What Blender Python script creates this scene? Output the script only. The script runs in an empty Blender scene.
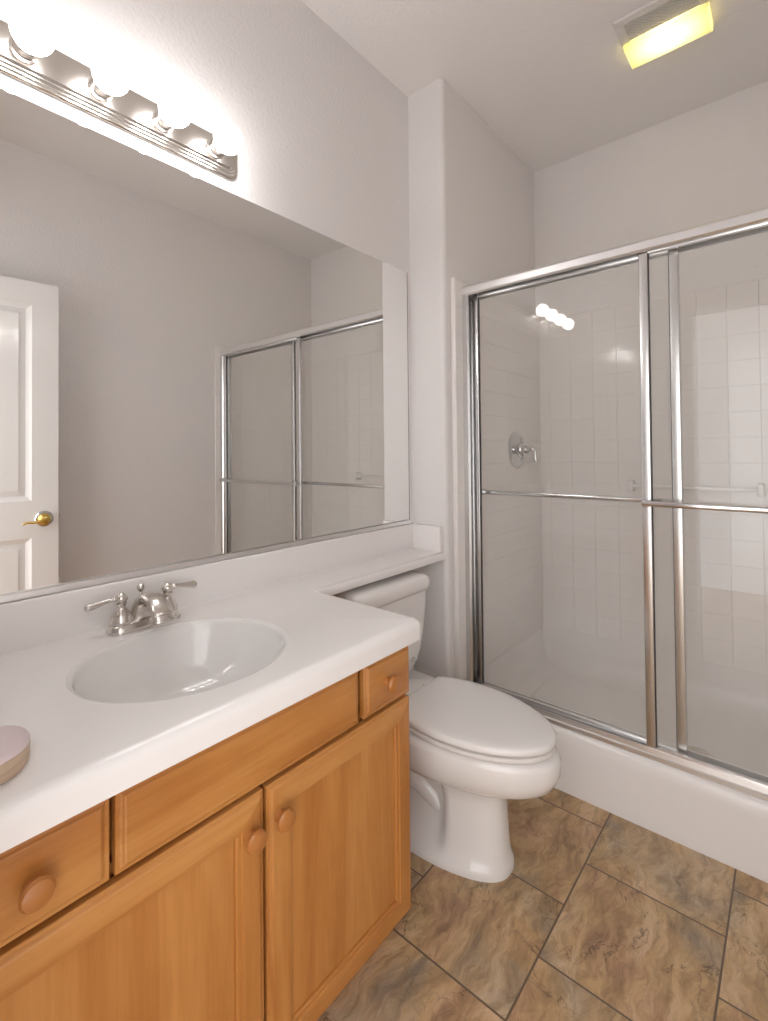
import bpy, bmesh, math
from mathutils import Vector, Matrix

sc = bpy.context.scene
C = sc.collection

# ---------------------------------------------------------------- camera, world, exposure
YAW, PITCH, ROLL = 0.6929, 0.0145, -0.0096
FPX, PX, PY = 481.5, 11.8, -65.9
CAM = Vector((0.0, -1.2612, 1.2125))
cam = bpy.data.cameras.new('camera')
cam.sensor_width = 36.0
cam.sensor_fit = 'AUTO'
cam.lens = FPX / 1021 * 36.0
cam.shift_x = -PX / 1021
cam.shift_y = PY / 1021
cam.clip_start = 0.02
cam_o = bpy.data.objects.new('camera', cam)
C.objects.link(cam_o)
F = Vector((math.cos(YAW) * math.cos(PITCH), math.sin(YAW) * math.cos(PITCH), math.sin(PITCH)))
R = Vector((math.sin(YAW), -math.cos(YAW), 0))
U = R.cross(F)
cr, sr = math.cos(ROLL), math.sin(ROLL)
R, U = R * cr + U * sr, U * cr - R * sr
cam_o.matrix_world = Matrix(((R.x, U.x, -F.x, CAM.x), (R.y, U.y, -F.y, CAM.y), (R.z, U.z, -F.z, CAM.z), (0, 0, 0, 1)))
sc.camera = cam_o

WORLD_STRENGTH = 1.3          # even world light, added as fill through the open doorway
BULB_STRENGTH = 9.2
FAN_LAMP_WATTS = 0.34
w = bpy.data.worlds.new('world')
sc.world = w
w.use_nodes = True
bg = w.node_tree.nodes['Background']
bg.inputs[0].default_value = (1.0, 0.99, 0.99, 1)
bg.inputs[1].default_value = WORLD_STRENGTH
sc.view_settings.view_transform = 'Standard'
sc.view_settings.look = 'None'
sc.view_settings.gamma = 1.0
sc.view_settings.use_curve_mapping = False
sc.view_settings.exposure = 1.36
sc.cycles.diffuse_bounces = 8
sc.cycles.max_bounces = 16
sc.cycles.transparent_max_bounces = 16

# ---------------------------------------------------------------- materials
def srgb(r, g, b):
    f = lambda c: (c / 255 / 12.92) if c / 255 <= 0.04045 else ((c / 255 + 0.055) / 1.055) ** 2.4
    return (f(r), f(g), f(b), 1)

def mat(name, col=(0.8, 0.8, 0.8, 1), rough=0.5, metal=0.0, spec=0.5, coat=0.0):
    m = bpy.data.materials.new(name)
    m.use_nodes = True
    p = m.node_tree.nodes['Principled BSDF']
    p.inputs['Base Color'].default_value = col
    p.inputs['Roughness'].default_value = rough
    p.inputs['Metallic'].default_value = metal
    p.inputs['Specular IOR Level'].default_value = spec
    p.inputs['Coat Weight'].default_value = coat
    p.inputs['Coat Roughness'].default_value = 0.08
    return m, m.node_tree.nodes, m.node_tree.links, p

def coords(n, l, scale=(1, 1, 1), kind='Object', loc=(0, 0, 0), rot=(0, 0, 0)):
    tc = n.new('ShaderNodeTexCoord')
    mp = n.new('ShaderNodeMapping')
    mp.inputs['Scale'].default_value = scale
    mp.inputs['Location'].default_value = loc
    mp.inputs['Rotation'].default_value = rot
    l.new(tc.outputs[kind], mp.inputs['Vector'])
    return mp.outputs['Vector']

def noise(n, l, vec, scale, detail=4, rough=0.5, dist=0.0):
    t = n.new('ShaderNodeTexNoise')
    t.inputs['Scale'].default_value = scale
    t.inputs['Detail'].default_value = detail
    t.inputs['Roughness'].default_value = rough
    t.inputs['Distortion'].default_value = dist
    l.new(vec, t.inputs['Vector'])
    return t

def ramp(n, l, fac, stops, interp='LINEAR'):
    r = n.new('ShaderNodeValToRGB')
    r.color_ramp.interpolation = interp
    el = r.color_ramp.elements
    while len(el) < len(stops):
        el.new(0.5)
    for e, (p, c) in zip(el, stops):
        e.position = p
        e.color = c
    l.new(fac, r.inputs['Fac'])
    return r

def mix(n, l, fac, a, b, mode='MIX'):
    m = n.new('ShaderNodeMix')
    m.data_type = 'RGBA'
    m.blend_type = mode
    for sock, v in ((m.inputs[0], fac), (m.inputs[6], a), (m.inputs[7], b)):
        if hasattr(v, 'is_linked'):
            l.new(v, sock)
        else:
            sock.default_value = v
    return m.outputs[2]

def bump(n, l, p, height, strength, dist=0.002):
    b = n.new('ShaderNodeBump')
    b.inputs['Strength'].default_value = strength
    b.inputs['Distance'].default_value = dist
    l.new(height, b.inputs['Height'])
    l.new(b.outputs['Normal'], p.inputs['Normal'])

def paint(name, col, rough=0.45, strength=0.25, spec=0.4):
    m, n, l, p = mat(name, col, rough, spec=spec)
    v = coords(n, l)
    t = noise(n, l, v, 85, 3, 0.5)
    bump(n, l, p, t.outputs['Fac'], strength, 0.004)
    return m

M = {}
M['wall'] = paint('wall_paint', (0.80, 0.776, 0.772, 1), 0.42, 0.5)
M['ceiling'] = paint('ceiling_paint', (0.85, 0.83, 0.82, 1), 0.6, 0.4)
M['trim'] = mat('white_trim_paint', (0.84, 0.82, 0.80, 1), 0.3)[0]
M['door'] = mat('white_door_paint', (0.80, 0.785, 0.775, 1), 0.11)[0]
M['porcelain'] = mat('white_porcelain', (0.83, 0.81, 0.795, 1), 0.08, coat=0.3)[0]
M['seat'] = mat('white_seat_plastic', (0.85, 0.835, 0.82, 1), 0.12)[0]
M['marble'] = mat('white_cultured_marble', (0.89, 0.865, 0.855, 1), 0.14, coat=0.2)[0]
M['basin'] = mat('white_basin_gloss', (0.80, 0.785, 0.775, 1), 0.10, coat=0.2)[0]
M['pan'] = mat('white_pan_acrylic', (0.835, 0.807, 0.79, 1), 0.25)[0]
M['chrome'] = mat('chrome', (0.70, 0.70, 0.71, 1), 0.10, 1.0)[0]
M['alu'] = mat('polished_aluminium', (0.88, 0.87, 0.87, 1), 0.33, 1.0)[0]
M['alu_grey'] = mat('darkened_aluminium', (0.74, 0.735, 0.735, 1), 0.27, 1.0)[0]  # same aluminium, colour darkened to stand in for dim reflections on stiles and jambs
M['nickel'] = mat('brushed_nickel', (0.70, 0.66, 0.62, 1), 0.22, 1.0)[0]
M['brass'] = mat('polished_brass', (0.80, 0.56, 0.16, 1), 0.18, 1.0)[0]
M['rubber'] = mat('dark_gasket', (0.03, 0.03, 0.03, 1), 0.5)[0]
M['dark'] = mat('dark_gap', (0.06, 0.055, 0.05, 1), 0.8)[0]
M['plastic'] = mat('white_fan_plastic', (0.74, 0.71, 0.69, 1), 0.45)[0]
M['plastic_grey'] = mat('grille_plastic', (0.66, 0.63, 0.61, 1), 0.5)[0]
M['pink'] = mat('pale_pink_glaze', srgb(222, 205, 208), 0.3)[0]
M['tan'] = mat('tan_glaze', srgb(196, 172, 148), 0.35)[0]
M['cream'] = mat('cream_band', srgb(214, 204, 186), 0.35)[0]

# mirror silver
m, n, l, p = mat('mirror_silver', (0.92, 0.92, 0.91, 1), 0.0, 1.0)
M['mirror'] = m

# shower glass: clear pane with a thin soap film, front face reflecting
m = bpy.data.materials.new('shower_glass')
m.use_nodes = True
n, l = m.node_tree.nodes, m.node_tree.links
n.clear()
out = n.new('ShaderNodeOutputMaterial')
tr = n.new('ShaderNodeBsdfTransparent'); tr.inputs[0].default_value = (0.99, 0.993, 0.99, 1)
gl = n.new('ShaderNodeBsdfGlossy'); gl.inputs['Roughness'].default_value = 0.0
di = n.new('ShaderNodeBsdfDiffuse'); di.inputs[0].default_value = (0.85, 0.82, 0.80, 1)
fr = n.new('ShaderNodeFresnel'); fr.inputs[0].default_value = 1.58
geo = n.new('ShaderNodeNewGeometry')
inv = n.new('ShaderNodeMath'); inv.operation = 'SUBTRACT'; inv.inputs[0].default_value = 1.0
l.new(geo.outputs['Backfacing'], inv.inputs[1])
mu = n.new('ShaderNodeMath'); mu.operation = 'MULTIPLY'
l.new(fr.outputs[0], mu.inputs[0]); l.new(inv.outputs[0], mu.inputs[1])
mx0 = n.new('ShaderNodeMixShader'); mx0.inputs[0].default_value = 0.04
l.new(tr.outputs[0], mx0.inputs[1]); l.new(di.outputs[0], mx0.inputs[2])
mx = n.new('ShaderNodeMixShader')
l.new(mu.outputs[0], mx.inputs[0]); l.new(mx0.outputs[0], mx.inputs[1]); l.new(gl.outputs[0], mx.inputs[2])
l.new(mx.outputs[0], out.inputs[0])
M['glass'] = m

# lamp globes
m, n, l, p = mat('lit_globe', (1, 1, 1, 1), 0.4)
p.inputs['Emission Color'].default_value = (1.0, 0.972, 0.958, 1)
p.inputs['Emission Strength'].default_value = BULB_STRENGTH
M['bulb'] = m

# fan lens: translucent yellowed plastic
m = bpy.data.materials.new('yellowed_lens')
m.use_nodes = True
n, l = m.node_tree.nodes, m.node_tree.links
n.clear()
out = n.new('ShaderNodeOutputMaterial')
tl = n.new('ShaderNodeBsdfTranslucent'); tl.inputs[0].default_value = (0.95, 0.88, 0.40, 1)
di = n.new('ShaderNodeBsdfDiffuse'); di.inputs[0].default_value = (0.85, 0.80, 0.55, 1)
mx = n.new('ShaderNodeMixShader'); mx.inputs[0].default_value = 0.35
l.new(tl.outputs[0], mx.inputs[1]); l.new(di.outputs[0], mx.inputs[2]); l.new(mx.outputs[0], out.inputs[0])
M['lens'] = m

# wall tile, 4 1/4 inch squares; u = axis index of the horizontal, v = z
def tile_mat(name, rot, off):
    m, n, l, p = mat(name, rough=0.12)
    tc = n.new('ShaderNodeTexCoord')
    sep = n.new('ShaderNodeSeparateXYZ')
    l.new(tc.outputs['Object'], sep.inputs[0])
    cb = n.new('ShaderNodeCombineXYZ')
    l.new(sep.outputs[rot], cb.inputs[0]); l.new(sep.outputs[2], cb.inputs[1])
    mp = n.new('ShaderNodeMapping'); mp.inputs['Location'].default_value = off
    l.new(cb.outputs[0], mp.inputs[0])
    b = n.new('ShaderNodeTexBrick')
    b.offset = 0.0
    b.inputs['Scale'].default_value = 1.0
    b.inputs['Brick Width'].default_value = 0.1125
    b.inputs['Row Height'].default_value = 0.1095
    b.inputs['Mortar Size'].default_value = 0.0016
    b.inputs['Mortar Smooth'].default_value = 0.6
    b.inputs['Color1'].default_value = (0.83, 0.80, 0.78, 1)
    b.inputs['Color2'].default_value = (0.84, 0.81, 0.79, 1)
    b.inputs['Mortar'].default_value = (0.885, 0.86, 0.845, 1)  # lighter than the tile, painting in the highlights along the grout lines
    l.new(mp.outputs[0], b.inputs['Vector'])
    l.new(b.outputs['Color'], p.inputs['Base Color'])
    sub = n.new('ShaderNodeMath'); sub.operation = 'SUBTRACT'; sub.inputs[0].default_value = 1.0
    l.new(b.outputs['Fac'], sub.inputs[1])
    bump(n, l, p, sub.outputs[0], 0.8, 0.002)
    return m
M['tile_back'] = tile_mat('white_wall_tile_back', 1, (0.0285, -1.917 + 0.1095 * 20, 0))
M['tile_side'] = tile_mat('white_wall_tile_side', 0, (-1.66 + 0.1125 * 20, -1.917 + 0.1095 * 20, 0))

# honey stained wood, grain along a chosen axis
def wood(name, grain, base=0.0):
    m, n, l, p = mat(name, rough=0.33, coat=0.25)
    sc_ = [9, 9, 9]; sc_[grain] = 0.9
    v = coords(n, l, tuple(sc_), loc=(base, base * 1.7, base * 0.6))
    big = noise(n, l, v, 1.6, 5, 0.55, 0.6)
    sf = [60, 60, 60]; sf[grain] = 3.0
    v2 = coords(n, l, tuple(sf), loc=(base, 0, base))
    fine = noise(n, l, v2, 2.2, 3, 0.6, 0.2)
    v3 = coords(n, l, (2.2, 2.2, 2.2), loc=(base * 3, base, 0))
    blot = noise(n, l, v3, 2.6, 3, 0.5, 0.4)
    a = ramp(n, l, big.outputs['Fac'], [(0.28, srgb(174, 111, 52)), (0.5, srgb(194, 133, 70)), (0.72, srgb(208, 151, 88))])
    b = ramp(n, l, fine.outputs['Fac'], [(0.3, (0.82, 0.77, 0.70, 1)), (0.65, (1, 1, 1, 1))])
    c = mix(n, l, 0.55, a.outputs[0], b.outputs[0], 'MULTIPLY')
    d = ramp(n, l, blot.outputs['Fac'], [(0.3, (0.88, 0.82, 0.74, 1)), (0.6, (1, 1, 1, 1))])
    e = mix(n, l, 0.7, c, d.outputs[0], 'MULTIPLY')
    l.new(e, p.inputs['Base Color'])
    bump(n, l, p, fine.outputs['Fac'], 0.05, 0.001)
    return m
M['wood_h'] = wood('honey_wood_horizontal', 0)
M['wood_v'] = wood('honey_wood_upright', 2, 3.1)
M['wood_side'] = wood('honey_wood_side', 2, 7.7)
M['wood_knob'] = mat('honey_wood_knob', srgb(176, 114, 58), 0.35, coat=0.2)[0]

# slate look floor tile, running bond along x
m, n, l, p = mat('slate_floor_tile', rough=0.38)
v = coords(n, l, loc=(-1.4485, 0.7664, 0))
b = n.new('ShaderNodeTexBrick')
b.offset = 0.5; b.offset_frequency = 2
b.inputs['Scale'].default_value = 1.0
b.inputs['Brick Width'].default_value = 0.337
b.inputs['Row Height'].default_value = 0.342
b.inputs['Mortar Size'].default_value = 0.0026
b.inputs['Mortar Smooth'].default_value = 0.2
b.inputs['Color1'].default_value = (0, 0, 0, 1)
b.inputs['Color2'].default_value = (1, 1, 1, 1)
b.inputs['Mortar'].default_value = (0.5, 0.5, 0.5, 1)
l.new(v, b.inputs['Vector'])
# each tile gets its own patch of stone
sepc = n.new('ShaderNodeSeparateColor'); l.new(b.outputs['Color'], sepc.inputs[0])
vm = n.new('ShaderNodeMath'); vm.operation = 'MULTIPLY'; vm.inputs[1].default_value = 37.0
l.new(sepc.outputs[0], vm.inputs[0])
cb = n.new('ShaderNodeCombineXYZ')
l.new(vm.outputs[0], cb.inputs[0]); l.new(vm.outputs[0], cb.inputs[1]); l.new(vm.outputs[0], cb.inputs[2])
add = n.new('ShaderNodeVectorMath'); add.operation = 'ADD'
l.new(v, add.inputs[0]); l.new(cb.outputs[0], add.inputs[1])
tv = add.outputs[0]
warp = noise(n, l, tv, 3.2, 4, 0.55)
wv = n.new('ShaderNodeVectorMath'); wv.operation = 'SCALE'; wv.inputs['Scale'].default_value = 0.22
l.new(warp.outputs['Color'], wv.inputs[0])
add2 = n.new('ShaderNodeVectorMath'); add2.operation = 'ADD'
l.new(tv, add2.inputs[0]); l.new(wv.outputs[0], add2.inputs[1])
tv2 = add2.outputs[0]
stretch = n.new('ShaderNodeMapping'); stretch.inputs['Rotation'].default_value = (0, 0, 0.7); stretch.inputs['Scale'].default_value = (1.0, 3.2, 1.0)
l.new(tv2, stretch.inputs[0])
n1 = noise(n, l, stretch.outputs[0], 4.2, 8, 0.66, 0.25)
n2 = noise(n, l, tv2, 3.6, 7, 0.62, 0.35)
n3 = noise(n, l, tv, 3.6, 4, 0.55, 0.8)
n4 = noise(n, l, stretch.outputs[0], 16, 8, 0.72, 0.5)
base = ramp(n, l, n1.outputs['Fac'], [(0.30, srgb(96, 80, 66)), (0.42, srgb(156, 130, 100)), (0.52, srgb(194, 164, 126)), (0.66, srgb(222, 200, 170))])
hue = ramp(n, l, n3.outputs['Fac'], [(0.36, srgb(166, 158, 146)), (0.46, srgb(198, 170, 130)), (0.54, srgb(208, 170, 120)), (0.64, srgb(196, 152, 118))])
c1 = mix(n, l, 0.42, base.outputs[0], hue.outputs[0])
fine = ramp(n, l, n4.outputs['Fac'], [(0.32, (0.50, 0.46, 0.43, 1)), (0.54, (1, 1, 1, 1))])
c2 = mix(n, l, 0.8, c1, fine.outputs[0], 'MULTIPLY')
# thin dark cleft lines where the layered noise crosses its midpoint
def ridge(src, wdt):
    s = n.new('ShaderNodeMath'); s.operation = 'SUBTRACT'; s.inputs[1].default_value = 0.5
    l.new(src, s.inputs[0])
    a_ = n.new('ShaderNodeMath'); a_.operation = 'ABSOLUTE'; l.new(s.outputs[0], a_.inputs[0])
    return ramp(n, l, a_.outputs[0], [(0.0, (1, 1, 1, 1)), (wdt, (0, 0, 0, 1))])
r1 = ridge(n2.outputs['Fac'], 0.007)
gate = noise(n, l, tv, 4.0, 2, 0.5)
gr = ramp(n, l, gate.outputs['Fac'], [(0.42, (0, 0, 0, 1)), (0.56, (1, 1, 1, 1))])
rg = mix(n, l, 1.0, r1.outputs[0], gr.outputs[0], 'MULTIPLY')
rgs = mix(n, l, 1.0, rg, (0.85, 0.85, 0.85, 1), 'MULTIPLY')
c3 = mix(n, l, rgs, c2, srgb(92, 76, 62))
c4 = mix(n, l, b.outputs['Fac'], c3, srgb(112, 94, 78))
l.new(c4, p.inputs['Base Color'])
hm = n.new('ShaderNodeMath'); hm.operation = 'MULTIPLY_ADD'; hm.inputs[1].default_value = -0.8
l.new(b.outputs['Fac'], hm.inputs[0]); l.new(n2.outputs['Fac'], hm.inputs[2])
bump(n, l, p, hm.outputs[0], 0.6, 0.006)
M['floor'] = m

# ---------------------------------------------------------------- mesh helpers
def world_loc(o):
    v = Vector((0, 0, 0))
    while o:
        v += o.location
        o = o.parent
    return v

def obj(name, bm, m, parent=None, smooth=True, angle=35):
    """links bm (built in world coordinates) as one mesh object"""
    if parent is not None:
        bmesh.ops.translate(bm, vec=-world_loc(parent), verts=bm.verts)
    bmesh.ops.recalc_face_normals(bm, faces=bm.faces)
    me = bpy.data.meshes.new(name)
    bm.to_mesh(me)
    bm.free()
    if smooth:
        me.shade_smooth()
        me.set_sharp_from_angle(angle=math.radians(angle))
    if m is not None:
        me.materials.append(m)
    o = bpy.data.objects.new(name, me)
    C.objects.link(o)
    if parent is not None:
        o.parent = parent
    return o

def thing(name, label, cat, loc, group=None):
    o = bpy.data.objects.new(name, None)
    o.empty_display_size = 0.05
    C.objects.link(o)
    o.location = loc
    o['label'] = label
    o['category'] = cat
    if group:
        o['group'] = group
    return o

def struct(name, bm, m, parent=None, smooth=True):
    o = obj(name, bm, m, parent, smooth)
    if parent is None:
        o['kind'] = 'structure'
    return o

def BM():
    return bmesh.new()

def box(bm, x0, x1, y0, y1, z0, z1, bev=0.0, seg=2):
    t = bmesh.new()
    r = bmesh.ops.create_cube(t, size=1)
    for v_ in t.verts:
        v_.co = Vector((x0 + (v_.co.x + .5) * (x1 - x0), y0 + (v_.co.y + .5) * (y1 - y0), z0 + (v_.co.z + .5) * (z1 - z0)))
    if bev:
        bmesh.ops.bevel(t, geom=list(t.edges), offset=bev, segments=seg, profile=0.5, affect='EDGES')
    me = bpy.data.meshes.new('tmp'); t.to_mesh(me); t.free()
    bm.from_mesh(me); bpy.data.meshes.remove(me)
    return bm

def loft(bm, rings, cap0=True, cap1=True, closed=True):
    vs = [[bm.verts.new(q) for q in r] for r in rings]
    k = len(vs[0])
    for a, b_ in zip(vs, vs[1:]):
        for i in range(k if closed else k - 1):
            j = (i + 1) % k
            bm.faces.new((a[i], a[j], b_[j], b_[i]))
    if cap0: bm.faces.new(list(reversed(vs[0])))
    if cap1: bm.faces.new(vs[-1])
    return bm

def frame_of(d):
    d = Vector(d).normalized()
    a = Vector((0, 0, 1)) if abs(d.z) < 0.9 else Vector((1, 0, 0))
    x = d.cross(a).normalized()
    return x, d.cross(x).normalized()

def lathe(bm, origin, axis, prof, seg=32, cap0=True, cap1=True):
    """prof = [(radius, distance along axis)]"""
    o = Vector(origin); ax = Vector(axis).normalized(); x, y = frame_of(ax)
    rings = []
    for r, h in prof:
        r = max(r, 1e-4)
        rings.append([o + ax * h + (x * math.cos(t) + y * math.sin(t)) * r for t in [2 * math.pi * i / seg for i in range(seg)]])
    return loft(bm, rings, cap0, cap1)

def tube(bm, pts, rad, seg=16, flat=1.0, up=None):
    """swept tube; rad a number or a list; flat scales the section along its second axis"""
    pts = [Vector(q) for q in pts]
    rad = rad if isinstance(rad, (list, tuple)) else [rad] * len(pts)
    rings = []
    px_ = None
    for i, q in enumerate(pts):
        d = (pts[min(i + 1, len(pts) - 1)] - pts[max(i - 1, 0)]).normalized()
        if px_ is None:
            x, y = (frame_of(d) if up is None else (Vector(up), d.cross(Vector(up)).normalized()))
        else:
            x = (px_ - d * px_.dot(d)).normalized(); y = d.cross(x)
        px_ = x
        rr = rad[i] if isinstance(rad[i], (list, tuple)) else (rad[i], rad[i] * flat)
        rings.append([q + x * math.cos(t) * rr[0] + y * math.sin(t) * rr[1] for t in [2 * math.pi * k / seg for k in range(seg)]])
    return loft(bm, rings)

def catmull(pts, n_=8):
    pts = [Vector(q) for q in pts]
    out_ = []
    P_ = [pts[0]] + pts + [pts[-1]]
    for i in range(1, len(P_) - 2):
        a, b_, c, d = P_[i - 1:i + 3]
        for k in range(n_):
            t = k / n_
            out_.append(0.5 * ((2 * b_) + (c - a) * t + (2 * a - 5 * b_ + 4 * c - d) * t * t + (3 * b_ - a - 3 * c + d) * t ** 3))
    out_.append(pts[-1])
    return out_

def extrude_poly(bm, pts, z0, z1):
    return loft(bm, [[Vector((x, y, z0)) for x, y in pts], [Vector((x, y, z1)) for x, y in pts]])

def rrect(x0, x1, z0, z1, r, seg=6):
    pts = []
    for cx, cz, a0 in ((x1 - r, z1 - r, 0), (x0 + r, z1 - r, 90), (x0 + r, z0 + r, 180), (x1 - r, z0 + r, 270)):
        for i in range(seg + 1):
            a = math.radians(a0 + 90 * i / seg)
            pts.append((cx + r * math.cos(a), cz + r * math.sin(a)))
    return pts

# ---------------------------------------------------------------- room shell
H = 2.74
XC, XB, D, YR = 1.624, 2.519, -0.176, -1.6805
bm = BM(); box(bm, -1.5, XB + .12, YR - .12, .12, -.1, 0); struct('floor', bm, M['floor'], smooth=False)
# ceiling with the cut-out for the fan housing
FX0, FX1, FY0, FY1 = 1.815, 2.035, -1.045, -0.80
bm = BM()
for x0, x1, y0, y1 in ((-.12, FX0, YR - .12, .12), (FX1, XB + .12, YR - .12, .12), (FX0, FX1, YR - .12, FY0), (FX0, FX1, FY1, .12)):
    box(bm, x0, x1, y0, y1, H, H + .1)
struct('ceiling', bm, M['ceiling'], smooth=False)
bm = BM(); box(bm, -.12, XC + .05, 0, .12, 0, H); struct('wall_left', bm, M['wall'], smooth=False)
bm = BM(); box(bm, -.12, XB + .12, YR - .12, YR, 0, H); struct('wall_right', bm, M['wall'], smooth=False)
bm = BM(); box(bm, XB, XB + .12, YR, .12, 0, H); struct('wall_far', bm, M['wall'], smooth=False)
# end wall with the doorway the picture is taken from
DY0, DY1, DH = -1.615, -0.78, 2.06
bm = BM()
box(bm, -.12, 0, DY1, 0, 0, H); box(bm, -.12, 0, YR, DY0, 0, H); box(bm, -.12, 0, DY0, DY1, DH, H)
struct('wall_near', bm, M['wall'], smooth=False)
# pier between the mirror wall and the shower, with a bullnose corner
r = 0.022
pts = [(XB, .12), (XC, .12)]
pts += [(XC, D + r)] + [(XC + r - r * math.cos(math.radians(a)), D + r - r * math.sin(math.radians(a))) for a in range(9, 90, 9)] + [(XC + r, D)]
pts += [(XB, D)]
bm = BM(); extrude_poly(bm, pts, 0, H); struct('wall_pier', bm, M['wall'])
# casing round the doorway
bm = BM()
box(bm, 0, .014, DY1, DY1 + .06, 0, DH + .06, .004); box(bm, 0, .014, DY0 - .05, DY0, 0, DH + .06, .004); box(bm, 0, .014, DY0, DY1, DH, DH + .06, .004)
struct('trim_1', bm, M['trim'])
bm = BM(); box(bm, .02, 1.68, YR, YR + .012, 0, .085, .003); struct('baseboard_right', bm, M['trim'])

# tiled shower surround
TT = 0.010
TL = 0.023
bm = BM(); box(bm, XB - TT, XB, YR + TT, D - TL, .10, 1.917); struct('wall_shower_back', bm, M['tile_back'], smooth=False)
def side_tile(y_in, y_wall, x0=1.668):
    b_ = BM()
    ya, yb = sorted((y_in, y_wall))
    box(b_, x0, XB, ya, yb, 0.0, 1.917 + .012, .0045, 3)
    return b_
struct('wall_shower_left', side_tile(D - TL, D), M['tile_side'])
struct('wall_shower_right', side_tile(YR + TT, YR, 1.685), M['tile_side'])

# ---------------------------------------------------------------- bathroom door standing open along the right wall
dy = -1.52
door_root = thing('door_1', 'white two panel door standing open along the wall, seen in the mirror', 'door', (0.0, dy, .01))
door_root['kind'] = 'structure'
def ringrect(x0, x1, z0, z1, y, ins):
    return [Vector((x0 + ins, y, z0 + ins)), Vector((x1 - ins, y, z0 + ins)), Vector((x1 - ins, y, z1 - ins)), Vector((x0 + ins, y, z1 - ins))]
bm = BM()
px0, px1 = 0.105, 0.653
holes = [(px0, px1, 0.24, 0.822), (px0, px1, 0.997, 1.926)]
# stiles and rails
for x0, x1, z0, z1 in ((0, px0, .01, 2.035), (px1, .758, .01, 2.035), (px0, px1, .01, .24), (px0, px1, .822, .997), (px0, px1, 1.926, 2.035)):
    box(bm, x0, x1, dy - .035, dy, z0, z1)
obj('door_leaf', bm, M['door'], door_root, smooth=False)
for x0, x1, z0, z1 in holes:
    bm = BM()
    loft(bm, [ringrect(x0, x1, z0, z1, dy - .0005, 0), ringrect(x0, x1, z0, z1, dy - .008, .010), ringrect(x0, x1, z0, z1, dy - .010, .016),
              ringrect(x0, x1, z0, z1, dy - .014, .022), ringrect(x0, x1, z0, z1, dy - .012, .034), ringrect(x0, x1, z0, z1, dy - .005, .050)], cap0=False)
    obj('door_panel', bm, M['door'], door_root, angle=20)
bm = BM(); lathe(bm, (.700, dy, .908), (0, 1, 0), [(.037, -.001), (.037, .005), (.033, .009), (.024, .010)], 32)
o = obj('rosette_ring', bm, M['chrome'], door_root); o['label'] = 'silvery ring behind the brass lever'
hd = BM(); lathe(hd, (.700, dy, .908), (0, 1, 0), [(.027, .008), (.026, .014), (.017, .020), (.012, .028), (.012, .044), (.015, .05), (.014, .056), (.006, .060)], 28)
path = catmull([(.700, dy + .052, .908), (.675, dy + .056, .903), (.650, dy + .055, .899), (.628, dy + .05, .900), (.612, dy + .047, .893)], 6)
tube(hd, path, [(.008 - .004 * i / (len(path) - 1)) for i in range(len(path))], 12)
o = obj('door_lever', hd, M['brass'], door_root); o['label'] = 'curved brass lever handle'
bm = BM(); box(bm, .7575, .764, dy - .026, dy - .012, .898, .926, .002)
obj('latch', bm, M['brass'], door_root)
DA = 0.085
door_root.rotation_euler.z = DA
door_root.location = (.768 - .758 * math.cos(DA), dy - .758 * math.sin(DA), .01)

# ---------------------------------------------------------------- vanity cabinet
VX0, VX1 = 0.004, 0.9280
YF = -0.5314                      # front plane of doors and drawers
van = thing('vanity_cabinet', 'honey stained wooden vanity cabinet under the white countertop', 'cabinet', (0.46, -.27, 0))
bm = BM()
yc = YF + .020
box(bm, VX1 - .018, VX1, yc, -.001, .10, .780)       # right side
box(bm, VX0, VX0 + .018, yc, -.001, .10, .780)
box(bm, VX0, VX1, -.010, -.002, .10, .780)
box(bm, VX0, VX1, yc, -.002, .10, .118)
obj('carcass', bm, M['wood_side'], van, smooth=False)
bm = BM()
for x0, x1, z0, z1 in ((VX0, .10, .10, .752), (.90, VX1, .10, .752), (.10, .90, .735, .752), (.10, .90, .600, .640), (.10, .90, .10, .13), (.235, .29, .63, .752), (.725, .785, .63, .752), (.48, .535, .12, .62)):
    box(bm, x0 + .001, x1 - .001, yc + .012, yc + .030, z0, z1)
obj('face_frame', bm, M['wood_side'], van, smooth=False)
bm = BM(); box(bm, VX0, VX1, -.455, -.44, 0, .10); obj('toe_kick', bm, M['wood_side'], van, smooth=False)

def slab_front(x0, x1, z0, z1):
    """drawer front with a routed stepped edge"""
    b_ = BM()
    prof = [(YF + .0195, 0), (YF + .0065, 0), (YF + .005, .0012), (YF + .005, .006), (YF + .0035, .0085), (YF + .001, .0105), (YF, .013)]
    loft(b_, [ringrect(x0, x1, z0, z1, y, i) for y, i in prof])
    return b_
def knob(x, z, parent):
    b_ = BM()
    lathe(b_, (x, YF + .001, z), (0, -1, 0), [(.011, 0), (.0085, .006), (.0085, .011), (.013, .015), (.0185, .019), (.0190, .023), (.0165, .027), (.010, .0295), (.003, .0302)], 28)
    obj('knob', b_, M['wood_knob'], parent)

for x0, x1, kx in ((.085, .2610, .1725), (.7685, .9270, .8405)):
    d_ = obj('drawer_front', slab_front(x0, x1, .6275, .7445), M['wood_h'], van, angle=20)
    knob(kx, .686, d_)
obj('false_front', slab_front(.2680, .7500, .6275, .7445), M['wood_h'], van, angle=20)

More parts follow.
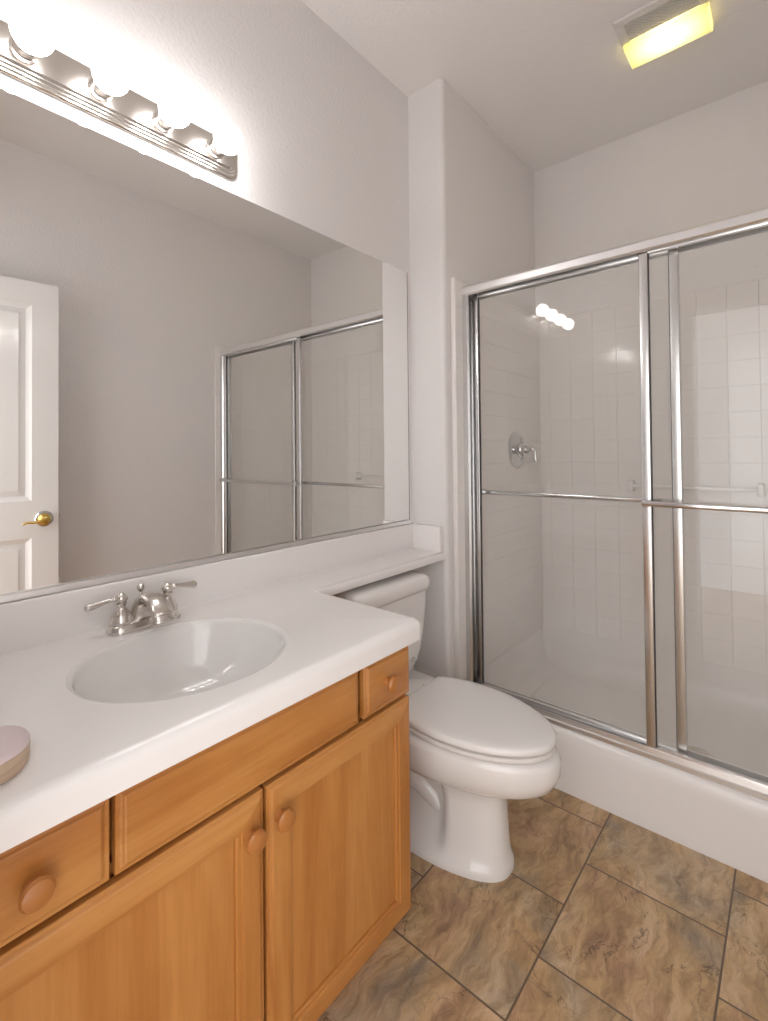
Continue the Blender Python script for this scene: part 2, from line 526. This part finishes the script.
def door_front(x0, x1, z0, z1, kx, kz):
    st = .058
    b_ = BM()
    yb = YF + .0195
    # frame as a mitred ring whose outer edge steps in and whose inner edge carries a bead
    prof = [(yb, 0), (YF + .0065, 0), (YF + .005, .0012), (YF + .005, .005), (YF + .0015, .008), (YF, .011),
            (YF, st - .014), (YF + .0035, st - .0125), (YF + .0035, st - .006), (YF + .006, st - .004), (YF + .0105, st - .0035), (YF + .0105, st)]
    loft(b_, [ringrect(x0, x1, z0, z1, y, i) for y, i in prof], cap0=True, cap1=False)
    for f_ in b_.faces:
        c_ = f_.calc_center_median()
        if abs((c_.z - (z0 + z1) / 2) / (z1 - z0)) > abs((c_.x - (x0 + x1) / 2) / (x1 - x0)) and min(c_.z - z0, z1 - c_.z) < st:
            f_.material_index = 1
    fr_ = obj('door', b_, M['wood_v'], van, angle=20)
    fr_.data.materials.append(M['wood_h'])
    b_ = BM()
    box(b_, x0 + st - .002, x1 - st + .002, YF + .0095, YF + .016, z0 + st - .002, z1 - st + .002)
    obj('panel', b_, M['wood_v'], fr_, smooth=False)
    knob(kx, kz, fr_)
    return fr_
door_front(.085, .5085,   .1075, .618, .4780, .557)
door_front(.5155, .9270, .1075, .618, .5395, .557)

# ---------------------------------------------------------------- countertop with banjo shelf, splashes and basin
ZC = 0.808
XV, YFC, YBJ = 0.947, -0.560, -0.172
top = thing('countertop', 'white cultured marble countertop with oval basin and narrow shelf over the toilet tank', 'countertop', (.46, -.28, .752))
def arc(cx, cy, r_, a0, a1, k=6):
    return [(cx + r_ * math.cos(math.radians(a0 + (a1 - a0) * i / k)), cy + r_ * math.sin(math.radians(a0 + (a1 - a0) * i / k))) for i in range(k + 1)]
rc = .022
outer = [(.002, YFC)] + arc(XV - rc, YFC + rc, rc, -90, 0) + [(XV, YBJ), (XC - .002, YBJ), (XC - .002, -.001), (XV, -.001), (.002, -.001)]
def offset_in(pts, d_):
    """inward offset of a counter-clockwise outline"""
    k = len(pts); res = []
    for i in range(k):
        a, b_, c = Vector(pts[i - 1]), Vector(pts[i]), Vector(pts[(i + 1) % k])
        e1, e2 = (b_ - a).normalized(), (c - b_).normalized()
        n1, n2 = Vector((-e1.y, e1.x)), Vector((-e2.y, e2.x))
        mm = (n1 + n2) / (1 + n1.dot(n2))
        res.append(tuple(b_ + mm * d_))
    return res
rr_ = .020
Z_THICK, Z_THIN = ZC - .047, ZC - .029        # the front carries a deeper edge than the shelf
bm = BM()
ring = [bm.verts.new((x, y, ZC - rr_)) for x, y in outer]
prev = ring
for a in (15, 30, 45, 60, 75, 90):
    t = math.radians(a)
    cur = [bm.verts.new((x, y, ZC - rr_ + rr_ * math.sin(t))) for x, y in offset_in(outer, rr_ * (1 - math.cos(t)))]
    for i in range(len(outer)):
        j = (i + 1) % len(outer)
        bm.faces.new((prev[i], prev[j], cur[j], cur[i]))
    prev = cur
bm.faces.new(prev)
ki = outer.index((XV, YBJ)); kb = outer.index((XV, -.001))
lo_ = {i: bm.verts.new((outer[i][0], outer[i][1], Z_THICK)) for i in list(range(0, ki + 1)) + list(range(kb, len(outer)))}
hi_ = {i: bm.verts.new((outer[i][0], outer[i][1], Z_THIN)) for i in range(ki, kb + 1)}
for i in range(len(outer)):
    j = (i + 1) % len(outer)
    g = hi_ if ki <= i < kb else lo_
    bm.faces.new((ring[i], ring[j], g[j], g[i]))
bm.faces.new([lo_[i] for i in sorted(lo_)])
bm.faces.new([hi_[i] for i in sorted(hi_)])
bm.faces.new((lo_[ki], hi_[ki], hi_[kb], lo_[kb]))
slab = obj('slab', bm, M['marble'], None)
# cut the basin opening
BX, BY, BA, BB = .487, -.302, .2085, .190
def ell(sx, sy, z, k=72):
    return [Vector((BX + sx * math.cos(2 * math.pi * i / k), BY + sy * math.sin(2 * math.pi * i / k), z)) for i in range(k)]
cb_ = BM(); loft(cb_, [ell(BA - .001, BB - .001, ZC - .1), ell(BA - .001, BB - .001, ZC + .05)])
cut = obj('cutter', cb_, None)
md = slab.modifiers.new('b', 'BOOLEAN'); md.object = cut; md.operation = 'DIFFERENCE'; md.solver = 'EXACT'
dg = bpy.context.evaluated_depsgraph_get()
me2 = bpy.data.meshes.new_from_object(slab.evaluated_get(dg))
slab.modifiers.clear()
old = slab.data; slab.data = me2; me2.name = 'slab'
bpy.data.objects.remove(cut); bpy.data.meshes.remove(old)
me2.set_sharp_from_angle(angle=math.radians(35))
me2.transform(Matrix.Translation(-top.location))
slab.parent = top
bm = BM()
prof = [(0, 0), (.0015, -.0012), (.004, -.0028), (.008, -.0036), (.0095, -.0045), (.0110, -.008), (.0125, -.014), (.016, -.026), (.028, -.045), (.042, -.080), (.068, -.110), (.100, -.128), (.135, -.137), (.165, -.140)]
rings = [ell(BA - i, BB - i * (BB / BA if i > .03 else 1), ZC + z) for i, z in prof]
loft(bm, rings, cap0=False, cap1=True)
bas = obj('basin', bm, M['basin'], top, angle=60)
bm = BM(); lathe(bm, (BX, BY, ZC - .141), (0, 0, 1), [(.026, 0), (.026, .003), (.022, .005), (.017, .003), (.016, .001)], 28)
obj('drain', bm, M['nickel'], bas)
bm = BM(); box(bm, .002, XC - .001, -.022, -.001, ZC - .012, .910, .004, 3); obj('backsplash', bm, M['marble'], top)
bm = BM(); box(bm, XC - .022, XC - .001, -.156, -.021, ZC - .008, .908, .003, 3); obj('side_splash', bm, M['marble'], top)

# ---------------------------------------------------------------- faucet
FC = Vector((.500, -.070, ZC))
fau = thing('faucet', 'brushed nickel two handle faucet behind the basin', 'faucet', FC)
bm = BM()
rings = []
for ins, z in ((0, 0), (0, .006), (.004, .016), (.008, .021), (.016, .024)):
    rings.append([Vector((x, y, ZC + .001 + z)) for x, y in rrect(FC.x - .082 + ins, FC.x + .082 - ins, FC.y - .029 + ins, FC.y + .029 - ins, .028 - ins * .9, 6)])
loft(bm, rings); obj('base', bm, M['nickel'], fau)
bm = BM()
path = catmull([(FC.x, -.060, ZC + .012), (FC.x, -.062, ZC + .040), (FC.x, -.076, ZC + .066), (FC.x, -.102, ZC + .077), (FC.x, -.132, ZC + .071), (FC.x, -.155, ZC + .052), (FC.x, -.167, ZC + .031)], 7)
k = len(path)
rad = []
for i in range(k):
    t = i / (k - 1)
    rad.append((.034 - .012 * min(1, t * 2.0) + .004 * max(0, t - .6) / .4, .024 - .010 * min(1, t * 1.8)))
tube(bm, path, rad, 28, up=(1, 0, 0))
for tt, ww in ((-1, .003), (-6, .0022)):
    q = path[tt]; d0 = (path[tt] - path[tt - 1]).normalized()
    rx, ry = rad[tt]
    tube(bm, [q - d0 * .004, q - d0 * .002, q + d0 * .002, q + d0 * .004], [(rx, ry), (rx + ww, ry + ww), (rx + ww, ry + ww), (rx, ry)], 28, up=(1, 0, 0))
obj('spout', bm, M['nickel'], fau, angle=50)
for s, hx in ((-1, .4475), (1, .5525)):
    b_ = BM()
    lathe(b_, (hx, FC.y, ZC + .022), (0, 0, 1), [(.0235, 0), (.0245, .003), (.0235, .008), (.0215, .016), (.0165, .026), (.011, .034), (.0085, .040), (.0105, .044), (.0125, .048), (.0095, .051)], 28)
    # ball knob with a pointed top
    lathe(b_, (hx, FC.y, ZC + .071), (0, 0, 1), [(.006, 0), (.0105, .003), (.0135, .009), (.0135, .014), (.0105, .020), (.006, .024), (.002, .0275)], 24)
    h = obj('handle', b_, M['nickel'], fau, angle=50)
    b_ = BM()
    L0, L1 = hx + s * .008, hx + s * .074
    pth = [(L0 + (L1 - L0) * t, FC.y, ZC + .086 - .010 * t) for t in (0, .06, .1, .14, .18, .3, .5, .7, .82, .9, .96, 1)]
    tube(b_, pth, [.005, .006, .0085, .0085, .0055, .0052, .0062, .0078, .0092, .0098, .0085, .005], 18)
    obj('lever', b_, M['nickel'], h, angle=50)
bm = BM(); lathe(bm, (.5005, -.044, ZC + .02), (0, 0, 1), [(.003, 0), (.003, .046), (.0055, .048), (.006, .051), (.0035, .055), (.0035, .062), (.0075, .067), (.0088, .073), (.0075, .079), (.003, .083)], 20)
obj('lift_rod', bm, M['nickel'], fau)
fau.scale.z = 0.91

# ---------------------------------------------------------------- round container on the counter
con = thing('round_container', 'small round container with pale pink lid and tan base on the countertop', 'container', (.127, -.440, ZC))
CX, CY = .1315, -.457
bm = BM(); lathe(bm, (CX, CY, ZC + .0005), (0, 0, 1), [(.049, 0), (.0525, .0015), (.0540, .004), (.0530, .0055), (.0530, .007), (.0545, .009), (.0545, .012), (.0532, .0135), (.0540, .0155), (.0548, .022), (.0535, .0255), (.05, .0262)], 56)
obj('base', bm, M['tan'], con)
bm = BM(); lathe(bm, (CX, CY, ZC + .0262), (0, 0, 1), [(.0525, 0), (.0545, .001), (.0545, .0035), (.0520, .0075), (.0455, .0098), (.030, .0112), (.01, .0118)], 56)
obj('lid', bm, M['pink'], con)

# ---------------------------------------------------------------- wall mirror
mir = thing('wall_mirror', 'large frameless mirror above the countertop', 'mirror', (.81, -.004, .912))
bm = BM(); loft(bm, [[Vector((.010, -.0005, z)), Vector((1.598, -.0005, z)), Vector((1.598, -.0045, z)), Vector((.010, -.0110, z))] for z in (.918, 1.971)]); obj('mirror_glass', bm, M['mirror'], mir, smooth=False)
bm = BM()
pr = [(-.001, .911), (-.014, .911), (-.016, .913), (-.016, .923), (-.0145, .926), (-.0115, .926), (-.0115, .9175), (-.001, .9175)]
loft(bm, [[Vector((x, y, z)) for y, z in pr] for x in (.010, 1.598)])
o = obj('channel', bm, M['alu'], mir); o['label'] = 'bright metal channel along the bottom edge'
bm = BM(); box(bm, 1.5982, 1.6005, -.0048, -.0005, .918, 1.971); obj('edge_seal', bm, M['dark'], mir, smooth=False)

# ---------------------------------------------------------------- four globe vanity light
LX0, LX1, LZ = .172, .792, 2.064
vl = thing('vanity_light', 'brushed nickel vanity light with four lit globe bulbs above the mirror', 'wall light', (.475, -.001, LZ))
def plate_outline(ins):
    h, c = .054 - ins, .030 - ins * .4
    x0, x1 = LX0 + ins, LX1 - ins
    return rrect(x0, x1, LZ - h, LZ + h, max(c, .008), 6)
bm = BM()
prof = [(0, -.001), (0, -.006), (.003, -.009), (.006, -.009), (.009, -.015), (.012, -.015), (.015, -.021), (.018, -.021), (.022, -.027), (.026, -.027)]
loft(bm, [[Vector((x, y, z)) for x, z in plate_outline(i)] for i, y in prof])
obj('backplate', bm, M['nickel'], vl, angle=25)
for bx in (.275, .420, .565, .7100):
    b_ = BM()
    lathe(b_, (bx, -.0265, LZ), (0, -1, 0), [(.026, 0), (.026, .002), (.021, .004), (.021, .012), (.024, .015), (.0245, .029), (.023, .031), (.016, .031)], 32)
    sk = obj('socket', b_, M['nickel'], vl)
    b_ = BM()
    pr = [(.0125, .027)]
    for a in range(20, 181, 10):
        t = math.radians(a)
        pr.append((.038 * math.sin(t), .0655 - .038 * math.cos(t)))
    lathe(b_, (bx, -.0265, LZ), (0, -1, 0), pr, 24)
    o = obj('bulb', b_, M['bulb'], sk); o['label'] = 'lit white globe bulb'

# ---------------------------------------------------------------- medicine cabinet on the near end wall (seen reflected in the shower glass)
mc = thing('medicine_cabinet', 'mirrored medicine cabinet on the side wall, seen reflected in the shower glass', 'cabinet', (0, -.30, 1.12))
bm = BM(); box(bm, 0.0005, .016, -.51, -.09, 1.125, 1.84, .002); obj('body', bm, M['trim'], mc)
bm = BM(); box(bm, .0165, .022, -.52, -.08, 1.12, 1.845, .0015, 1); obj('mirror_door', bm, M['mirror'], mc, smooth=False)

# ---------------------------------------------------------------- toilet
XT = 1.280
toi = thing('toilet', 'white two piece toilet with closed lid between the vanity and the shower', 'toilet', (XT, -.40, 0))
def egg(yf, yb, hw, z, k=96, e=.05, pinch=0.0, p0=-.455, p1=-.405, back=None, pw=1.0):
    res = []
    L = yb - yf
    for i in range(k):
        t = 2 * math.pi * i / k
        y = yb - L * (1 - math.cos(t)) / 2
        s = math.sin(t)
        x = hw * math.copysign(abs(s) ** pw, s) * (1 + e * math.cos(t))
        if pinch:
            q = min(1, max(0, (y - p0) / (p1 - p0))); q = q * q * (3 - 2 * q)
            x *= 1 - pinch * q
        if back is not None and y > back:
            y = back
        res.append(Vector((XT + x, y, z)))
    return res
bm = BM()
S = [(-.613, -.13, .121, 0, 0, .76), (-.613, -.13, .122, .012, 0, .76), (-.611, -.13, .119, .024, 0, .76), (-.606, -.13, .110, .037, .04, .76), (-.603, -.13, .103, .058, .20, .75), (-.600, -.13, .098, .10, .48, .74),
     (-.597, -.12, .096, .15, .54, .72), (-.596, -.12, .095, .190, .50, .72), (-.598, -.11, .098, .220, .25, .74), (-.608, -.10, .107, .240, 0, .78), (-.645, -.10, .127, .253, 0, .85), (-.698, -.10, .150, .268, 0, .92),
     (-.740, -.10, .165, .293, 0, .96), (-.757, -.10, .173, .327, 0, 1), (-.758, -.10, .174, .362, 0, 1), (-.751, -.10, .171, .377, 0, 1), (-.732, -.11, .158, .3825, 0, 1)]
loft(bm, [egg(a, b_, c, z, pinch=pn, pw=pw, e=.10) for a, b_, c, z, pn, pw in S])
bowl = obj('bowl', bm, M['porcelain'], toi, angle=70)
# trapway bulge on the flank and rear deck under the tank
for s in (-1, 1):
    b_ = BM()
    path = catmull([(XT + s * .004, -.44, .065), (XT + s * .014, -.405, .095), (XT + s * .028, -.360, .135), (XT + s * .040, -.300, .165), (XT + s * .048, -.225, .155), (XT + s * .048, -.19, .09), (XT + s * .048, -.18, .01)], 6)
    tube(b_, path, .032, 16)
    obj('trapway', b_, M['porcelain'], bowl, angle=70)
bm = BM()
loft(bm, [[Vector((x, y, z)) for x, y in rrect(XT - w_, XT + w_, -.285, -.035, .04, 6)] for w_, z in ((.10, .25), (.125, .33), (.135, .375), (.135, .402), (.130, .408))])
obj('deck', bm, M['porcelain'], bowl, angle=60)
# seat and lid
bm = BM()
loft(bm, [egg(-.742 - (w_ - .166), -.20, w_, z, back=-.283) for w_, z in ((.146, .3880), (.1662, .3884), (.167, .391), (.167, .3998), (.158, .4018))])
obj('seat', bm, M['seat'], toi, angle=50)
bm = BM()
def lidring(ins, z):
    return egg(-.745 + ins, -.2 - ins * .2, .168 - ins, z, back=-.278 - ins)
loft(bm, [lidring(.022, .4072), lidring(.0005, .4076), lidring(0, .4095), lidring(0, .417), lidring(.003, .4215), lidring(.009, .4245), lidring(.03, .4275), lidring(.07, .430), lidring(.11, .431)])
obj('lid', bm, M['seat'], toi, angle=50)
for s in (-1, 1):
    b_ = BM(); box(b_, XT + s * .07 - .02, XT + s * .07 + .02, -.2795, -.262, .4085, .418, .006, 3)
    obj('hinge', b_, M['seat'], toi)
# tank, tapering to a rounded foot
bm = BM()
def tring(x, yf, yb, z, r_):
    return [Vector((a, b_, z)) for a, b_ in rrect(XT - x, XT + x, yf, yb, r_, 6)]
rings = [tring(.100, -.170, -.055, .409, .04), tring(.128, -.185, -.045, .425, .05), tring(.148, -.195, -.04, .455, .05), tring(.163, -.202, -.035, .50, .05), tring(.175, -.207, -.030, .58, .048), tring(.182, -.210, -.026, .66, .046), tring(.185, -.210, -.025, .705, .045)]
loft(bm, rings)
obj('tank', bm, M['porcelain'], toi, angle=60)
bm = BM()
rings = [tring(.183, -.209, -.026, .703, .045), tring(.193, -.219, -.022, .709, .052), tring(.197, -.222, -.020, .722, .055), tring(.197, -.222, -.020, .738, .055), tring(.192, -.217, -.024, .751, .052), tring(.178, -.204, -.034, .758, .045), tring(.15, -.17, -.06, .760, .03)]
loft(bm, rings)
obj('tank_lid', bm, M['porcelain'], toi, angle=60)
bm = BM(); lathe(bm, (XT - .14, -.207, .655), (0, -1, 0), [(.013, 0), (.013, .006), (.008, .009), (.008, .016)], 20)
tube(bm, [(XT - .14, -.222, .655), (XT - .11, -.226, .653), (XT - .075, -.226, .648)], [.006, .0055, .007], 12)
obj('flush_lever', bm, M['chrome'], toi)
bm = BM(); lathe(bm, (XT + .085, -.194, .470), (0, -1, 0), [(.010, 0), (.010, .004), (.007, .006), (.007, .012), (.003, .013)], 16)
obj('tank_bolt', bm, M['chrome'], toi)

# ---------------------------------------------------------------- shower pan
pan = thing('shower_pan', 'white shower pan with a tall curb in front of the glass doors', 'shower pan', (2.1, -.93, 0))
SX, ZCB = 1.700, .214
YL, YRI = D - TL - .001, YR + TT + .001
bm = BM()
xw = XB - TT - .001
pr = [(SX, .0005), (SX + .004, .17), (SX + .006, .196), (SX + .012, .208), (SX + .024, ZCB), (SX + .096, ZCB), (SX + .106, .206), (SX + .110, .19), (SX + .122, .125), (SX + .145, .097), (SX + .19, .090), (2.10, .084)]
pr += [(xw - .11 + .1085 * math.sin(math.radians(q)), .200 - .110 * math.cos(math.radians(q))) for q in range(0, 91, 9)] + [(xw, .26), (xw, .0005)]
loft(bm, [[Vector((x, y, z)) for x, z in pr] for y in (YL, YRI)])
obj('receptor', bm, M['pan'], pan, angle=50)
# coved ends
for ya, s in ((YL, -1), (YRI, 1)):
    b_ = BM()
    sec = [(0, .26)] + [(.11 - .1085 * math.sin(math.radians(q)), .200 - .110 * math.cos(math.radians(q))) for q in range(90, -1, -9)] + [(.11, .07), (0, .07)]
    loft(b_, [[Vector((x, ya + s * dy_, z)) for dy_, z in sec] for x in (SX + .115, xw - .002)])
    obj('end_cove', b_, M['pan'], pan, angle=50)
bm = BM(); lathe(bm, (2.075, -.963, .0845), (0, 0, 1), [(.055, 0), (.055, .002), (.048, .0035), (.044, .002), (.02, .0018), (.006, .004)], 32)
o = obj('drain', bm, M['nickel'], pan); o['label'] = 'round metal drain in the pan floor'

# ---------------------------------------------------------------- shower frame and sliding doors
frm = thing('shower_enclosure', 'polished aluminium shower door surround with header, jambs and bottom track', 'shower enclosure', (1.755, -.93, ZCB))
bm = BM()
pr = [(1.722, ZCB + .0005), (1.722, .228), (1.728, .230), (1.730, .246), (1.733, .246), (1.734, .222), (1.750, .222), (1.751, .244), (1.754, .244), (1.755, .222), (1.778, .222), (1.780, .252), (1.786, .252), (1.788, ZCB + .0005)]
loft(bm, [[Vector((x, y, z)) for x, z in pr] for y in (YL, YRI)])
obj('bottom_track', bm, M['alu'], frm, angle=30)
bm = BM()
pr = [(1.722, 1.858), (1.716, 1.864), (1.716, 1.888), (1.722, 1.897), (1.732, 1.900), (1.790, 1.900), (1.794, 1.895), (1.794, 1.850), (1.788, 1.850), (1.788, 1.890), (1.726, 1.890), (1.726, 1.858)]
loft(bm, [[Vector((x, y, z)) for x, z in pr] for y in (YL, YRI)])
obj('header', bm, M['alu'], frm, angle=30)
for ya, s in ((YL, -1), (YRI, 1)):
    b_ = BM()
    pr = [(1.722, 0), (1.722, .020), (1.727, .026), (1.732, .026), (1.733, .010), (1.778, .010), (1.779, .026), (1.786, .026), (1.790, .020), (1.790, 0)]
    loft(b_, [[Vector((x, ya + s * q, z)) for x, q in pr] for z in (.2145, 1.8575)])
    obj('jamb', b_, M['alu_grey'], frm, angle=30)

def shower_door(label, gx, ya, yb, bar_side, stile_w=.028):
    """gx = plane of the glass; ya > yb are its ends; bar on the +x or -x side"""
    root = thing('shower_door', label, 'shower door', (gx, (ya + yb) / 2, .226), 'sliding shower doors')
    z0, z1 = .226, 1.884
    b_ = BM(); box(b_, gx - .003, gx + .003, yb + .012, ya - .012, z0 + .012, z1 - .012)
    obj('glass_pane', b_, M['glass'], root, smooth=False)
    for y0 in (ya, yb + stile_w):
        b_ = BM()
        box(b_, gx - .009, gx + .009, y0 - stile_w, y0, z0, z1, .0035, 3)
        st_ = obj('stile', b_, M['alu_grey'], root, angle=50)
    for ygk in (ya - stile_w - .0022, yb + stile_w):
        b_ = BM(); box(b_, gx - .005, gx + .005, ygk, ygk + .0022, z0 + .02, z1 - .02)
        obj('gasket', b_, M['rubber'], root, smooth=False)
    b_ = BM(); box(b_, gx - .008, gx + .008, yb + stile_w, ya - stile_w, z0, z0 + .026, .002); obj('bottom_rail', b_, M['alu'], root)
    b_ = BM(); box(b_, gx - .008, gx + .008, yb + stile_w, ya - stile_w, z1 - .032, z1, .002); obj('top_rail', b_, M['alu'], root)
    b_ = BM()
    xb = gx + bar_side * .040
    zb = 1.038
    tube(b_, [(xb, ya - .006, zb), (xb, yb + .006, zb)], [(.0055, .009), (.0055, .009)], 16, up=(1, 0, 0))
    for yy in (ya - stile_w / 2, yb + stile_w / 2):
        box(b_, min(gx + bar_side * .008, xb), max(gx + bar_side * .008, xb), yy - .009, yy + .009, zb - .012, zb + .012, .003)
    o_ = obj('towel_bar', b_, M['chrome'], root, angle=50)
    return root
shower_door('left sliding glass shower door, set behind the other, next to the white pier', 1.7665, -.2235, -.983, 1)
shower_door('right sliding glass shower door, nearest the room, with the towel bar outside', 1.7405, -.871, -1.650, -1)

# ---------------------------------------------------------------- shower fittings
val = thing('shower_valve', 'chrome shower valve with lever handle on the left shower wall behind the glass', 'shower valve', (2.208, D - TL, 1.217))
yv = D - TL
bm = BM(); lathe(bm, (2.208, yv, 1.217), (0, -1, 0), [(.090, 0), (.090, .004), (.082, .010), (.070, .012), (.066, .008), (.045, .012), (.036, .018)], 48)
obj('escutcheon', bm, M['chrome'], val)
bm = BM(); lathe(bm, (2.208, yv - .016, 1.217), (0, -1, 0), [(.034, 0), (.034, .022), (.030, .026), (.024, .030), (.024, .046), (.026, .05), (.018, .056), (.012, .060), (.012, .074), (.008, .080)], 32)
path = catmull([(2.208, yv - .078, 1.217), (2.208, yv - .094, 1.212), (2.208, yv - .100, 1.195), (2.208, yv - .100, 1.176), (2.208, yv - .104, 1.158)], 6)
tube(bm, path, [.008 if i < len(path) * .6 else .009 for i in range(len(path))], 14)
obj('handle', bm, M['chrome'], val, angle=50)
gb = thing('wall_towel_bar', 'slim white towel bar on the tiled back wall inside the shower', 'towel bar', (XB - TT, -.90, 1.043))
bm = BM(); box(bm, XB - TT - .052, XB - TT - .036, -1.150, -.655, 1.032, 1.048, .004); obj('bar', bm, M['porcelain'], gb)
for yy in (-.655, -1.150):
    b_ = BM(); box(b_, XB - TT - .058, XB - TT - .0005, yy - .012, yy + .012, 1.012, 1.066, .006, 3); obj('bracket', b_, M['porcelain'], gb)

# ---------------------------------------------------------------- ceiling fan with light
fan = thing('exhaust_fan_light', 'ceiling exhaust fan with louvred grille and lit yellowed lens', 'ceiling light', (1.93, -.923, H))
GY0, GY1 = -1.066, -.783
bm = BM()
box(bm, FX0, FX1, FY0, FY1, H + .095, H + .10)
box(bm, FX0, FX0 + .004, FY0, FY1, H, H + .10); box(bm, FX1 - .004, FX1, FY0, FY1, H, H + .10)
box(bm, FX0, FX1, FY0, FY0 + .004, H, H + .10); box(bm, FX0, FX1, FY1 - .004, FY1, H, H + .10)
box(bm, 1.915, 1.919, FY0, FY1, H, H + .10)
obj('housing', bm, M['plastic'], fan, smooth=False)
bm = BM()
zt, zb = H - .0005, H - .014
box(bm, 1.808, 1.838, GY0, GY1, zb, zt, .004); box(bm, 1.838, 1.925, GY0, GY0 + .03, zb, zt, .002); box(bm, 1.838, 1.925, GY1 - .03, GY1, zb, zt, .002)
obj('grille_frame', bm, M['plastic'], fan)
bm = BM()
for i in range(9):
    x = 1.841 + i * .0093
    box(bm, x, x + .0048, GY0 + .03, GY1 - .03, zb + .001, zt - .002)
obj('grille_slats', bm, M['plastic_grey'], fan, smooth=False)
bm = BM()
z_lo = H - .032
def lring(x0, x1, y0, y1, z):
    return [Vector((x0, y0, z)), Vector((x1, y0, z)), Vector((x1, y1, z)), Vector((x0, y1, z))]
loft(bm, [lring(1.927, 2.052, GY0 + .006, GY1 - .005, H - .0005), lring(1.926, 2.050, GY0 + .008, GY1 - .007, z_lo + .004), lring(1.929, 2.046, GY0 + .012, GY1 - .010, z_lo)], cap0=False)
obj('lens', bm, M['lens'], fan, smooth=False)
ld = bpy.data.lights.new('fan_lamp', 'POINT')
ld.energy = FAN_LAMP_WATTS
ld.color = (1.0, 0.96, 0.88)
ld.shadow_soft_size = .03
lo = bpy.data.objects.new('fan_lamp', ld)
C.objects.link(lo)
lo.parent = fan
lo.location = (1.975 - 1.93, 0, .035)
